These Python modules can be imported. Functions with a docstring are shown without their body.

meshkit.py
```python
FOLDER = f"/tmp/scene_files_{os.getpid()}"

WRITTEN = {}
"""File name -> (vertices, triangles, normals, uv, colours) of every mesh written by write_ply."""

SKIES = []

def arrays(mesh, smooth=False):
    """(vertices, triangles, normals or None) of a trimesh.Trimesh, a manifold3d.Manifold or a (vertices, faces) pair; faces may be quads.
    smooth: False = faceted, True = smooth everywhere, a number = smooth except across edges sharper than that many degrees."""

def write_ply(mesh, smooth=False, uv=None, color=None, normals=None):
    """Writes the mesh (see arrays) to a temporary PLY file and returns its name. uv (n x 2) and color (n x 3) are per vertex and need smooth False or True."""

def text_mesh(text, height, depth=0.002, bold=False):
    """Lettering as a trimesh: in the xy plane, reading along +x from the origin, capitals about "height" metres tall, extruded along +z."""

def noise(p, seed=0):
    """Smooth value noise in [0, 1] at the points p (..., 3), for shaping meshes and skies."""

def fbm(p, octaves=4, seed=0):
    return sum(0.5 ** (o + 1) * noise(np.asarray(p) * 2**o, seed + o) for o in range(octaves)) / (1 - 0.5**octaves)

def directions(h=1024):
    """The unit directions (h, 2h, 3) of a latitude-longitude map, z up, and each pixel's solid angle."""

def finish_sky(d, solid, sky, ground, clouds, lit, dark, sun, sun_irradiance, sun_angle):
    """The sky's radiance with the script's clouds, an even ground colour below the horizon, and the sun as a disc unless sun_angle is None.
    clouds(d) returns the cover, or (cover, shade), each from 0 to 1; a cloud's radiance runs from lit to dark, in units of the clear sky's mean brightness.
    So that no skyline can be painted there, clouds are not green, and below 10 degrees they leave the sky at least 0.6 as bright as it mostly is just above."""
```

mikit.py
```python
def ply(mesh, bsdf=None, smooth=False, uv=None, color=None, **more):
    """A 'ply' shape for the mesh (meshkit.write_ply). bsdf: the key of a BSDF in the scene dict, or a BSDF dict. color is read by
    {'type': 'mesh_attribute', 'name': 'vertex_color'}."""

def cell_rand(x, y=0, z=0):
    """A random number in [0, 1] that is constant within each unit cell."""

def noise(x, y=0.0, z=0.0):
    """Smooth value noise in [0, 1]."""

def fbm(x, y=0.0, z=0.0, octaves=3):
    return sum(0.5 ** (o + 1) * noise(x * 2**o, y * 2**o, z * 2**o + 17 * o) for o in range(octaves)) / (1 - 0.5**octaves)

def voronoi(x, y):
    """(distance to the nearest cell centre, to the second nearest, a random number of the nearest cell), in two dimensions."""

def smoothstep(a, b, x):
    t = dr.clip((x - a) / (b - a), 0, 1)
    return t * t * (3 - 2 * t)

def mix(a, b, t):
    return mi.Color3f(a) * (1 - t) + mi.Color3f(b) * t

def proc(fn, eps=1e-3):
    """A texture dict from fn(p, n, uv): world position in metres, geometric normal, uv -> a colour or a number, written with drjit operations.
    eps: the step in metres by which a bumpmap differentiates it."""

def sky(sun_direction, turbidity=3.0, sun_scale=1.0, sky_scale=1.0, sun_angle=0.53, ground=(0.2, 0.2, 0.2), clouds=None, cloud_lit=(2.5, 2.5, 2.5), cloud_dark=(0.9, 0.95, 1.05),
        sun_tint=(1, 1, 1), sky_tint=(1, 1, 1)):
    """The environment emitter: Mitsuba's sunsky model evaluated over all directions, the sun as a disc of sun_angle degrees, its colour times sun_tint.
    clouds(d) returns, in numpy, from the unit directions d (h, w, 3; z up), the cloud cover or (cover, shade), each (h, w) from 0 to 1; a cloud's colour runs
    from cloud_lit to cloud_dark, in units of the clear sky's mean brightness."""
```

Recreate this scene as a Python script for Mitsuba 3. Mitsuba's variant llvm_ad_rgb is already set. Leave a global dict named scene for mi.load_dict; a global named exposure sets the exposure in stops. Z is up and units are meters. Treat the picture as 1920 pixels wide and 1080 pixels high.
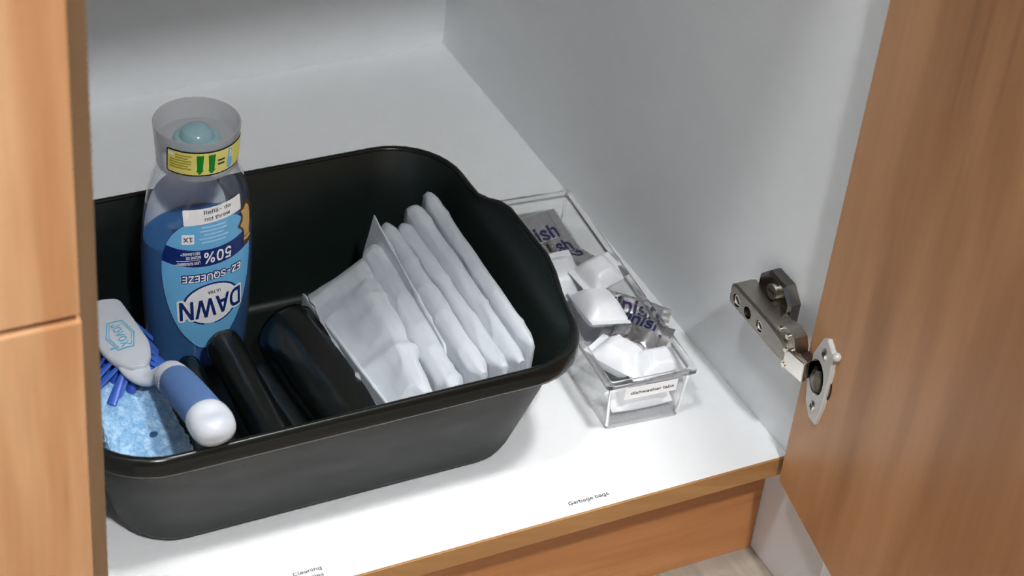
import math
import numpy as np
import trimesh
import drjit as dr
import mitsuba as mi
import manifold3d as m3
from shapely.geometry import Polygon, box as sbox
from shapely import affinity
from scipy.interpolate import CubicSpline, PchipInterpolator
import mikit
import meshkit
from mikit import proc, noise, fbm, smoothstep, mix, voronoi

scene, labels = {}, {}
T = mi.ScalarTransform4f

# ------------------------------------------------------------------ camera, light, exposure
exposure = 0.78
CAM = np.array([-0.7302, -0.8459, 0.9519])
RIGHT = np.array([0.8945, -0.4376, 0.0914])
DOWN = np.array([-0.2013, -0.5768, -0.7917])
FWD = np.array([0.3992, 0.6897, -0.6041])
cm = np.eye(4)
cm[:3, 0], cm[:3, 1], cm[:3, 2], cm[:3, 3] = -RIGHT, -DOWN, FWD, CAM
scene['camera'] = {'type': 'thinlens', 'to_world': T(cm.tolist()), 'fov': 28.124, 'fov_axis': 'x',
                   'near_clip': 0.05, 'far_clip': 50.0, 'aperture_radius': 0.0042, 'focus_distance': 1.40}
# daylight of the open room around the kitchen unit
scene['room_light'] = {'type': 'constant', 'radiance': {'type': 'rgb', 'value': [0.20, 0.235, 0.275]}}
LAMPS = [((-0.50, -1.52), 0.075, (640, 646, 652)), ((0.10, -0.48), 0.13, (132, 131, 128)), ((-0.95, -0.42), 0.11, (92, 91, 90))]
CEIL = 2.30


# ------------------------------------------------------------------ helpers
def numbered(key):
    if key not in scene and key not in labels:
        return key
    k = 1
    while f'{key}_{k:03d}' in scene or f'{key}_{k:03d}' in labels:
        k += 1
    return f'{key}_{k:03d}'


def add(name, mesh, bsdf, parent=None, smooth=False, label=None, category=None, group=None, kind=None, **kw):
    key = numbered(f'{parent}__{name}' if parent else name)
    scene[key] = mikit.ply(mesh, bsdf, smooth=smooth, **kw)
    d = {k: v for k, v in (('label', label), ('category', category), ('group', group), ('kind', kind)) if v}
    if d:
        labels[key] = d
    return key


def thing(name, label, category, group=None):
    key = numbered(name)
    labels[key] = {'label': label, 'category': category}
    if group:
        labels[key]['group'] = group
    return key


def mesh(v, f):
    return trimesh.Trimesh(np.asarray(v, float), np.asarray(f, int), process=False)


def from_manifold(m):
    d = m.to_mesh()
    return mesh(d.vert_properties[:, :3], d.tri_verts)


def to_manifold(t):
    t = trimesh.Trimesh(t.vertices, t.faces, process=True)
    return m3.Manifold(m3.Mesh(np.asarray(t.vertices, np.float32), np.asarray(t.faces, np.uint32)))


def mbox(lo, hi):
    lo, hi = np.array(lo, float), np.array(hi, float)
    return m3.Manifold.cube((hi - lo).tolist()).translate(lo.tolist())


def rbox(lo, hi, r=0.001, seg=8):
    """A box with rounded edges."""
    lo, hi = np.array(lo, float), np.array(hi, float)
    s = m3.Manifold.sphere(r, seg)
    c = [s.translate([(lo[0] + r, hi[0] - r)[i], (lo[1] + r, hi[1] - r)[j], (lo[2] + r, hi[2] - r)[k]])
         for i in (0, 1) for j in (0, 1) for k in (0, 1)]
    return from_manifold(m3.Manifold.batch_hull(c))


def rot(axis, deg, at=(0, 0, 0)):
    return trimesh.transformations.rotation_matrix(math.radians(deg), axis, at)


def moved(m, mat=None, t=None):
    m = m.copy()
    if mat is not None:
        m.apply_transform(mat)
    if t is not None:
        m.apply_translation(t)
    return m


def frame(origin, x, y, z=None):
    x = np.array(x, float); x /= np.linalg.norm(x)
    y = np.array(y, float); y -= x * (x @ y); y /= np.linalg.norm(y)
    z = np.cross(x, y)
    m = np.eye(4); m[:3, 0], m[:3, 1], m[:3, 2], m[:3, 3] = x, y, z, origin
    return m


def loft(loops, cap0=True, cap1=True, close=False):
    """Joins equal-length closed loops (k, n, 3)."""
    L = np.asarray(loops, float)
    k, n = L.shape[:2]
    v = L.reshape(-1, 3)
    i, j = np.meshgrid(np.arange(k if close else k - 1), np.arange(n), indexing='ij')
    a, b = i * n + j, i * n + (j + 1) % n
    c, d = ((i + 1) % k) * n + (j + 1) % n, ((i + 1) % k) * n + j
    f = [np.stack([a, b, c], -1).reshape(-1, 3), np.stack([a, c, d], -1).reshape(-1, 3)]
    extra = []
    if cap0:
        extra.append(L[0].mean(0)); ci = len(v) + len(extra) - 1
        jj = np.arange(n); f.append(np.stack([np.full(n, ci), (jj + 1) % n, jj], 1))
    if cap1:
        extra.append(L[-1].mean(0)); ci = len(v) + len(extra) - 1
        jj = np.arange(n); o = (k - 1) * n; f.append(np.stack([np.full(n, ci), o + jj, o + (jj + 1) % n], 1))
    v = np.vstack([v] + ([np.array(extra)] if extra else []))
    return mesh(v, np.vstack(f))


def rrect(hx, hy, r, n=8, side=6):
    """A rounded rectangle, counter-clockwise, with points along the sides too."""
    pts = []
    cs = [(hx - r, hy - r, 0), (-(hx - r), hy - r, 90), (-(hx - r), -(hy - r), 180), (hx - r, -(hy - r), 270)]
    for q, (cx, cy, a0) in enumerate(cs):
        arc = [(cx + r * math.cos(math.radians(a0 + 90 * t / n)), cy + r * math.sin(math.radians(a0 + 90 * t / n))) for t in range(n + 1)]
        pts += arc
        nx = cs[(q + 1) % 4]
        a1 = math.radians(nx[2])
        e = (nx[0] + r * math.cos(a1), nx[1] + r * math.sin(a1))
        pts += [(arc[-1][0] + (e[0] - arc[-1][0]) * t / side, arc[-1][1] + (e[1] - arc[-1][1]) * t / side) for t in range(1, side)]
    return np.array(pts)


def tube(path, radii, n=14, flat=1.0, up=(0, 0, 1)):
    """A round (or flattened) tube along a path, closed at both ends."""
    p = np.asarray(path, float)
    t = np.gradient(p, axis=0)
    t /= np.linalg.norm(t, axis=1, keepdims=True)
    s = np.cross(t, np.array(up, float)); s /= np.linalg.norm(s, axis=1, keepdims=True)
    u = np.cross(s, t)
    r = np.broadcast_to(np.asarray(radii, float), (len(p),))
    fl = np.broadcast_to(np.asarray(flat, float), (len(p),))
    a = np.arange(n) / n * 2 * np.pi
    L = p[:, None] + (r[:, None] * np.cos(a))[..., None] * s[:, None] + ((r * fl)[:, None] * np.sin(a))[..., None] * u[:, None]
    return loft(L)


def tri2d(poly, depth=0.0002, edge=None):
    """A shapely polygon as a thin plate in the xy plane, faces split to at most `edge`."""
    geoms = getattr(poly, 'geoms', [poly])
    m = trimesh.util.concatenate([trimesh.creation.extrude_polygon(g, depth, engine='earcut') for g in geoms if g.area > 0])
    if edge:
        v, f = trimesh.remesh.subdivide_to_size(m.vertices, m.faces, edge, max_iter=12)
        m = trimesh.Trimesh(v, f, process=True)
    return m


def text(s, height, depth=0.00015, bold=False, center=True, width=None):
    m = meshkit.text_mesh(s, height, depth, bold)
    m.apply_translation([-m.bounds[0][0], 0, 0])
    if width:
        m.apply_scale([width / m.bounds[1][0], 1, 1])
    if center:
        m.apply_translation([-m.bounds[1][0] / 2, -height / 2, 0])
    return m


def text_poly(m):
    """The outline of a flat lettering mesh as a shapely polygon."""
    from shapely import union_all
    top = m.face_normals[:, 2] > 0.9
    return union_all([Polygon(m.vertices[f][:, :2]) for f in m.faces[top]]).buffer(0.00002)


def fine(m, edge):
    v, f = trimesh.remesh.subdivide_to_size(m.vertices, m.faces, edge, max_iter=12)
    return trimesh.Trimesh(v, f, process=True)


def srgb(r, g, b):
    c = np.array([r, g, b]) / 255.0
    return np.where(c <= 0.04045, c / 12.92, ((c + 0.055) / 1.055) ** 2.4).tolist()


def rgb(r, g, b):
    return {'type': 'rgb', 'value': srgb(r, g, b)}


def plastic(r, g, b, rough=0.3, spec=0.5, metal=0.0, **kw):
    return {'type': 'twosided', 'bsdf': {'type': 'principled', 'base_color': rgb(r, g, b), 'roughness': rough, 'specular': spec, 'metallic': metal, **kw}}


# ------------------------------------------------------------------ materials
def wood(across, along, c0, c1, c2, freq=26.0, seed=0.0, streak=1.0):
    ax, al = np.array(across, float), np.array(along, float)

    def fn(p, n, uv):
        a = p.x * ax[0] + p.y * ax[1] + p.z * ax[2] + seed
        l = p.x * al[0] + p.y * al[1] + p.z * al[2] + seed * 2.3
        warp = fbm(a * 9.0, l * 5.0, seed, 3) - 0.5
        big = fbm((a + 0.035 * warp) * freq, l * 2.2, 3.1 + seed, 4)
        line = fbm((a + 0.012 * warp) * freq * 7.0, l * 6.0, 8.7, 3)
        fleck = noise(a * 420.0, l * 30.0, 1.3)
        c = mix(srgb(*c0), srgb(*c1), smoothstep(0.30, 0.62, big))
        c = mix(c, srgb(*c2), smoothstep(0.56, 0.78, big * 0.6 + line * 0.4) * 0.85 * streak)
        return c * (0.88 + 0.08 * fleck + 0.06 * (line - 0.5))
    return {'type': 'twosided', 'bsdf': {'type': 'principled', 'base_color': proc(fn), 'roughness': 0.42, 'specular': 0.4}}


DOOR_DIR = np.array([math.cos(math.radians(-100.49)), math.sin(math.radians(-100.49)), 0])
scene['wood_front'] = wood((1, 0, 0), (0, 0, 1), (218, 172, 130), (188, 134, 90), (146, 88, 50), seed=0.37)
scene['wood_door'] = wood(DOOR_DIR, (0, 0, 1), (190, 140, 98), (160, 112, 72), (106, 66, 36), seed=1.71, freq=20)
scene['wood_plinth'] = wood((0, 0, 1), (1, 0, 0), (206, 146, 96), (184, 122, 74), (150, 92, 50), seed=2.9)
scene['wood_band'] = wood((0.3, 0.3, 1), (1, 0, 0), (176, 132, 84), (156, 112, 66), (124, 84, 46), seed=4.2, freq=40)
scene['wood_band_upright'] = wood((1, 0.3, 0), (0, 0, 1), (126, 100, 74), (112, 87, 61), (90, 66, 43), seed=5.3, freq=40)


def melamine(p, n, uv):
    return mi.Color3f(0.68, 0.70, 0.715) * (0.985 + 0.03 * fbm(p.x * 40, p.y * 40, p.z * 40, 2))


scene['white_board'] = {'type': 'twosided', 'bsdf': {'type': 'principled', 'base_color': proc(melamine), 'roughness': 0.38, 'specular': 0.35}}
scene['white_paint'] = plastic(235, 233, 228, 0.8, 0.2)
scene['wall_paint'] = plastic(150, 142, 132, 0.8, 0.2)
scene['stone_top'] = plastic(190, 186, 180, 0.3)


def plank_fn(p, n, uv):
    g = fbm(p.x * 60, p.y * 5, 2.0, 4)
    l = noise(p.x * 520, p.y * 22, 4.0)
    c = mix(srgb(164, 156, 144), srgb(136, 127, 115), smoothstep(0.3, 0.7, g))
    return c * (0.9 + 0.16 * l)


scene['plank_wood'] = {'type': 'twosided', 'bsdf': {'type': 'principled', 'base_color': proc(plank_fn), 'roughness': 0.5, 'specular': 0.35}}
scene['subfloor'] = plastic(90, 84, 76, 0.8)
scene['lamp_trim'] = plastic(235, 235, 235, 0.4)


def pan_fn(p, n, uv):
    return mi.Color3f(*srgb(27, 30, 31)) * (0.9 + 0.2 * fbm(p.x * 80, p.y * 80, p.z * 80, 2))


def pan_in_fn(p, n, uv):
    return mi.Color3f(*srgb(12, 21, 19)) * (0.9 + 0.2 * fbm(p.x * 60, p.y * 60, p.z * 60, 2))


def pan_rough(p, n, uv):
    return 0.42 + 0.2 * fbm(p.x * 30, p.y * 30, p.z * 90, 3)


scene['pan_outside'] = {'type': 'twosided', 'bsdf': {'type': 'principled', 'base_color': proc(pan_fn), 'roughness': proc(pan_rough), 'specular': 0.45}}
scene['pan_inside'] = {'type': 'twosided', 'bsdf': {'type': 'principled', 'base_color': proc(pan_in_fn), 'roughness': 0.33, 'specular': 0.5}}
scene['pan_gloss'] = plastic(12, 15, 14, 0.18, 0.4)
scene['black_film'] = plastic(9, 13, 12, 0.22, 0.6)
scene['metal_bright'] = {'type': 'twosided', 'bsdf': {'type': 'roughconductor', 'alpha': 0.10, 'specular_reflectance': rgb(226, 222, 215), 'material': 'none'}}
scene['metal_satin'] = {'type': 'twosided', 'bsdf': {'type': 'roughconductor', 'alpha': 0.18, 'specular_reflectance': rgb(172, 167, 158), 'material': 'none'}}
scene['metal_pale'] = plastic(184, 184, 180, 0.35, 0.6)
scene['metal_dark'] = {'type': 'twosided', 'bsdf': {'type': 'roughconductor', 'alpha': 0.10, 'specular_reflectance': rgb(120, 116, 112), 'material': 'none'}}
scene['black_matte'] = plastic(14, 14, 14, 0.5)
scene['acrylic_sheet'] = {'type': 'thindielectric', 'int_ior': 1.28}
scene['acrylic'] = {'type': 'dielectric', 'int_ior': 1.49, 'ext_ior': 1.0}
scene['clear_shell'] = {'type': 'blendbsdf', 'weight': 0.05, 'a': {'type': 'thindielectric', 'int_ior': 1.46},
                        'b': {'type': 'principledthin', 'base_color': rgb(200, 206, 212), 'roughness': 0.4, 'diff_trans': 1.0, 'spec_trans': 0.0}}
scene['blue_liquid'] = {'type': 'blendbsdf', 'weight': 0.42,
                        'a': {'type': 'dielectric', 'int_ior': 1.33, 'ext_ior': 1.0, 'specular_transmittance': rgb(140, 190, 236)},
                        'b': {'type': 'twosided', 'bsdf': {'type': 'diffuse', 'reflectance': rgb(78, 150, 226)}}}
scene['frosted'] = {'type': 'blendbsdf', 'weight': 0.45,
                    'a': {'type': 'thindielectric', 'int_ior': 1.3},
                    'b': {'type': 'principledthin', 'base_color': rgb(212, 214, 218), 'roughness': 0.45, 'diff_trans': 1.0, 'spec_trans': 0.0}}
scene['teal_valve'] = plastic(132, 164, 172, 0.18, 0.6)
scene['label_blue'] = plastic(112, 184, 230, 0.3)
scene['label_navy'] = plastic(22, 44, 110, 0.3)
scene['label_white'] = plastic(240, 242, 245, 0.35)
scene['label_pale'] = plastic(176, 216, 240, 0.35)
scene['label_grey'] = plastic(226, 228, 230, 0.5)
scene['label_yellow'] = plastic(226, 216, 120, 0.35)
scene['label_olive'] = plastic(170, 160, 60, 0.4)
scene['print_green'] = plastic(16, 128, 34, 0.4)
scene['print_black'] = plastic(22, 24, 28, 0.5)
scene['print_grey'] = plastic(70, 72, 76, 0.6)
scene['print_navy'] = plastic(18, 24, 66, 0.4)
scene['print_teal'] = plastic(96, 158, 188, 0.4)
scene['print_tan'] = plastic(206, 170, 108, 0.4)
scene['print_brown'] = plastic(92, 60, 30, 0.4)
scene['sticker_white'] = plastic(246, 246, 246, 0.4, 0.3)
scene['sticker_clear'] = plastic(236, 239, 241, 0.25, 0.5)
scene['brush_white'] = plastic(176, 182, 191, 0.30, 0.5)
scene['brush_grip'] = plastic(74, 102, 148, 0.55, 0.3)
scene['bristle_blue'] = plastic(48, 88, 178, 0.35, 0.5)


def sponge_fn(p, n, uv):
    d, e, r = voronoi(p.x * 420 + p.z * 260, p.y * 420 + p.z * 190)
    big, e2, r2 = voronoi(p.x * 150 + 7 + p.z * 90, p.y * 150 - p.z * 70)
    c = mix(srgb(166, 198, 224), srgb(126, 168, 206), smoothstep(0.2, 0.7, fbm(p.x * 260, p.y * 260, p.z * 260, 3)))
    c = mix(c, srgb(88, 130, 178), (1 - smoothstep(0.10, 0.34, d)) * 0.5)
    return mix(c, srgb(96, 142, 192), (1 - smoothstep(0.08, 0.25, big)) * smoothstep(0.5, 0.6, r2) * 0.6)


scene['sponge_foam'] = {'type': 'twosided', 'bsdf': {'type': 'principled', 'base_color': proc(sponge_fn), 'roughness': 0.9, 'specular': 0.1}}
scene['sponge_hole'] = plastic(52, 78, 120, 0.9, 0.1)


def bag_fn(p, n, uv):
    return mix(srgb(186, 192, 198), srgb(160, 167, 174), fbm(p.x * 120, p.y * 18, p.z * 120, 3))


scene['bag_film'] = {'type': 'twosided', 'bsdf': {'type': 'principled', 'base_color': proc(bag_fn), 'roughness': 0.38, 'specular': 0.4}}
scene['wrap_white'] = plastic(212, 215, 220, 0.34, 0.5)
scene['wrap_foil'] = {'type': 'twosided', 'bsdf': {'type': 'roughconductor', 'alpha': 0.11, 'specular_reflectance': rgb(222, 220, 222), 'material': 'none'}}

# ------------------------------------------------------------------ the room
FZ = -0.122
add('floor', mesh(*(lambda m: (m.vertices, m.faces))(from_manifold(mbox((-2.6, -3.2, FZ - 0.06), (1.8, 0.64, FZ - 0.012))))), 'subfloor', kind='structure')
kx = 0
for ix in range(12):
    x0 = -1.93 + 0.195 * ix
    for iy in range(3):
        y0 = 0.63 - 1.2 * (iy + 1) - (0.4 * (ix % 3)) + 0.4
        y1 = min(y0 + 1.198, 0.62)
        if y1 - y0 > 0.05:
            add('plank', rbox((x0 + 0.0006, y0, FZ - 0.012), (x0 + 0.1944, y1, FZ), 0.0012, 4), 'plank_wood', parent='floor')
add('ceiling', rbox((-2.6, -3.2, CEIL), (1.8, 0.7, CEIL + 0.1), 0.002), 'white_paint', kind='structure')
add('wall_back', rbox((-2.6, 0.64, FZ - 0.06), (1.8, 0.74, CEIL), 0.002), 'white_paint', kind='structure')
add('wall_front', rbox((-2.6, -3.3, FZ - 0.06), (1.8, -3.2, CEIL), 0.002), 'wall_paint', kind='structure')
add('wall_right', rbox((1.8, -3.2, FZ - 0.06), (1.9, 0.74, CEIL), 0.002), 'wall_paint', kind='structure')
LAMP_WORDS = ['round recessed ceiling downlight farthest from the wall', 'round recessed ceiling downlight above the open door', 'round recessed ceiling downlight above the drawers']
for (xy, r, power), words in zip(LAMPS, LAMP_WORDS):
    t = thing('ceiling_light', words, 'ceiling light')
    ring = trimesh.creation.annulus(r, r + 0.015, 0.012)
    add('trim_ring', moved(ring, t=(xy[0], xy[1], CEIL - 0.0055)), 'lamp_trim', t, smooth=40)
    a = np.arange(32) / 32 * 2 * np.pi
    disk = mesh(np.vstack([np.stack([xy[0] + r * np.cos(a), xy[1] + r * np.sin(a), np.full(32, CEIL - 0.004)], 1), [[xy[0], xy[1], CEIL - 0.004]]]),
                np.stack([np.arange(32), np.full(32, 32), (np.arange(32) + 1) % 32], 1))
    k = add('diffuser', disk, 'lamp_trim', t)
    scene[k]['emitter'] = {'type': 'area', 'radiance': {'type': 'rgb', 'value': list(power)}}

# ------------------------------------------------------------------ the cabinet
TOPZ, DEP = 0.70, 0.5905
cab = thing('base_cabinet', 'open white-lined kitchen base cabinet with a wood-grain door standing open on the right', 'cabinet')
k = add('bottom_panel', rbox((-0.494, 0.0006, -0.016), (0.0, DEP, 0.0), 0.0004), 'white_board', cab, label='white cabinet floor panel')
add('edge_band', rbox((-0.494, -0.0012, -0.016), (0.0, 0.0006, -0.0002), 0.0004), 'wood_band', k, label='brown wood edge strip')
k = add('side_panel', rbox((-0.5105, 0.0006, -0.016), (-0.494, DEP + 0.016, TOPZ), 0.0004), 'white_board', cab)
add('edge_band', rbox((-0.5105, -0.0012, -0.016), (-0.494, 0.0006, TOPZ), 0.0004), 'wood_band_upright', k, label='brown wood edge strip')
k = add('side_panel', rbox((0.0, 0.0006, -0.016), (0.016, DEP + 0.016, TOPZ), 0.0004), 'white_board', cab)
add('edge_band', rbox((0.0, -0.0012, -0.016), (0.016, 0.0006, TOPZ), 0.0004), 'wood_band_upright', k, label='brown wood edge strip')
add('back_panel', rbox((-0.494, DEP, -0.016), (0.0, DEP + 0.016, TOPZ), 0.0004), 'white_board', cab)
add('top_panel', rbox((-0.494, 0.0006, TOPZ - 0.018), (0.0, DEP, TOPZ), 0.0004), 'white_board', cab)
add('plinth_board', rbox((-1.3, 0.030, FZ), (0.0095, 0.046, -0.0162), 0.0006), 'wood_plinth', cab, label='wood-grain kick board under the cabinet floor')
add('plinth_side', rbox((0.010, -0.0517, FZ), (0.026, 0.58, -0.0165), 0.0006), 'white_board', cab, label='white panel beside the kick board under the door')
add('worktop', rbox((-1.4, -0.03, TOPZ + 0.0003), (0.7, 0.635, TOPZ + 0.03), 0.002), 'stone_top', label='grey stone worktop slab over the cabinets', category='worktop')

# the open door, hinged on the right; local frame: s along the door from the hinge edge, z up, normal towards the inside (-x)
A = np.array([-0.0100, -0.0076, -0.014])
D = DOOR_DIR
DM = np.eye(4)
DM[:3, 0], DM[:3, 1], DM[:3, 2], DM[:3, 3] = D, [0, 0, 1], np.cross(D, [0, 0, 1]), A
NZ = DM[:3, 2]
sgn = 1.0 if NZ[0] < 0 else -1.0          # local z that points to the inside
CUP = (0.0245, 0.1155)                    # s, height above the door's bottom edge
door = to_manifold(rbox((0, 0, min(0, -sgn * 0.018)), (0.50, 0.714, max(0, -sgn * 0.018)), 0.0008))
hole = m3.Manifold.cylinder(0.03, 0.0165, 0.0165, 48).translate([CUP[0], CUP[1], -0.012 if sgn > 0 else -0.018])
door = door - hole
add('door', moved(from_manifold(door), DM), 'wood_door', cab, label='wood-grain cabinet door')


def D3(m):
    """Door-local mesh (s, v, height over the inside face) to the world."""
    m = m.copy()
    v = np.array(m.vertices)
    w = A + v[:, :1] * D + v[:, 1:2] * [0, 0, 1] + v[:, 2:3] * NZ * sgn
    f = m.faces if sgn > 0 else m.faces[:, ::-1]
    return mesh(w, f)


# the left-hand drawer unit
dc = thing('drawer_cabinet', 'wood-grain drawer unit at the left edge with a gap between its two fronts', 'cabinet')
add('carcass', rbox((-1.10, 0.002, -0.016), (-0.5108, DEP + 0.016, TOPZ), 0.0006), 'white_board', dc)
add('drawer_front', rbox((-1.098, -0.0205, 0.2762), (-0.5088, -0.0015, TOPZ - 0.004), 0.0012), 'wood_front', dc, label='upper wood-grain drawer front')
add('drawer_front', rbox((-1.098, -0.0205, -0.014), (-0.5078, -0.0015, 0.2728), 0.0022), 'wood_front', dc, label='lower wood-grain drawer front')

# ------------------------------------------------------------------ the hinge
h = f'{cab}__hinge'


def hadd(name, m, bsdf, smooth=30, **kw):
    return add(name, m, bsdf, parent=h, smooth=smooth, **kw)


def prism(poly, z0, z1, bevel=0.0):
    cs = m3.CrossSection([np.array(poly, float)], m3.FillRule.EvenOdd)
    m = m3.Manifold.extrude(cs, z1 - z0 - bevel) if not bevel else m3.Manifold.batch_hull(
        [m3.Manifold.extrude(cs, z1 - z0 - bevel), m3.Manifold.extrude(cs.offset(-bevel, m3.JoinType.Miter), z1 - z0)])
    return from_manifold(m.translate([0, 0, z0]))


HZ = 0.1035
# mounting plate on the side panel: local (y, z) polygon, thickness along -x


def onwall(m):
    v = np.array(m.vertices)
    return mesh(np.stack([-v[:, 2], v[:, 0], v[:, 1]], 1), m.faces[:, ::-1])


oct_ = lambda y0, y1, z0, z1, c: [(y0 + c, z0), (y1 - c, z0), (y1, z0 + c), (y1, z1 - c), (y1 - c, z1), (y0 + c, z1), (y0, z1 - c), (y0, z0 + c)]
hadd('mounting_plate', onwall(prism(oct_(0.0225, 0.062, HZ - 0.026, HZ + 0.026, 0.010), 0.0, 0.0095, 0.002)), 'metal_dark')
for dz in (0.0165, -0.0165):
    hadd('screw', onwall(moved(trimesh.creation.cylinder(0.0058, 0.004, sections=24), t=(0.041, HZ + dz, 0.0105))), 'metal_bright', label='bright mounting screw')
    hadd('screw_slot', onwall(moved(trimesh.creation.box((0.0075, 0.0016, 0.001)), t=(0.041, HZ + dz, 0.0124))), 'black_matte')
# the arm: a channel along y, its flat outer face towards -x
arm = to_manifold(onwall(prism([(0.066, HZ - 0.0085), (0.069, HZ - 0.005), (0.069, HZ + 0.006), (0.064, HZ + 0.0095), (0.020, HZ + 0.0095), (0.004, HZ + 0.0075),
                                (-0.004, HZ + 0.004), (-0.004, HZ - 0.008), (0.004, HZ - 0.0095), (0.020, HZ - 0.0095)][::-1], 0.0095, 0.0265, 0.0016)))
for (y, r) in ((0.059, 0.0048), (0.0445, 0.0045), (0.029, 0.0042)):
    arm = arm - m3.Manifold.cylinder(0.012, r, r, 24).rotate([0, 90, 0]).translate([-0.0295, y, HZ - 0.001])
hadd('arm', from_manifold(arm), 'metal_satin')
for (y, r) in ((0.059, 0.0040), (0.029, 0.0036)):
    c = trimesh.creation.cylinder(r, 0.006, sections=20); c.apply_transform(rot((0, 1, 0), 90))
    hadd('screw', moved(c, t=(-0.0225, y, HZ - 0.001)), 'metal_bright', label='bright adjusting screw')
    hadd('screw_slot', moved(trimesh.creation.box((0.0006, r * 1.5, 0.0011)), rot((1, 0, 0), 35), (-0.0257, y, HZ - 0.001)), 'black_matte')
# knuckle plates and rivets towards the door
kn = onwall(prism([(0.012, HZ + 0.002), (0.012, HZ + 0.0135), (0.002, HZ + 0.0155), (-0.0055, HZ + 0.013), (-0.009, HZ + 0.006), (-0.010, HZ - 0.004), (-0.002, HZ - 0.006)][::1], 0.012, 0.0225))
hadd('knuckle', kn, 'metal_satin')
for (y, z) in ((0.0005, 0.0105), (-0.006, 0.003), (0.010, 0.0095)):
    s = trimesh.creation.cylinder(0.0019, 0.0022, sections=16); s.apply_transform(rot((0, 1, 0), 90))
    hadd('rivet', moved(s, t=(-0.0232, y, HZ + z)), 'metal_bright')
# the link plate between the knuckle and the cup
LK = frame((-0.0235, -0.0045, HZ - 0.0035), (0.10, -1, 0.05), (0, 0, 1))
link = to_manifold(rbox((-0.004, -0.0085, -0.0022), (0.0185, 0.0075, 0.0022), 0.0008))
hadd('link', moved(from_manifold(link), LK), 'metal_bright')
for zz in (-0.006, 0.006):
    c = trimesh.creation.cylinder(0.0018, 0.006, sections=14)
    hadd('rivet', moved(moved(c, t=(-0.001, zz, 0)), LK), 'metal_bright')
hadd('link_arm', moved(rbox((0.006, -0.0075, -0.011), (0.0175, 0.0065, -0.0028), 0.0008), LK), 'metal_dark')
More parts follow.
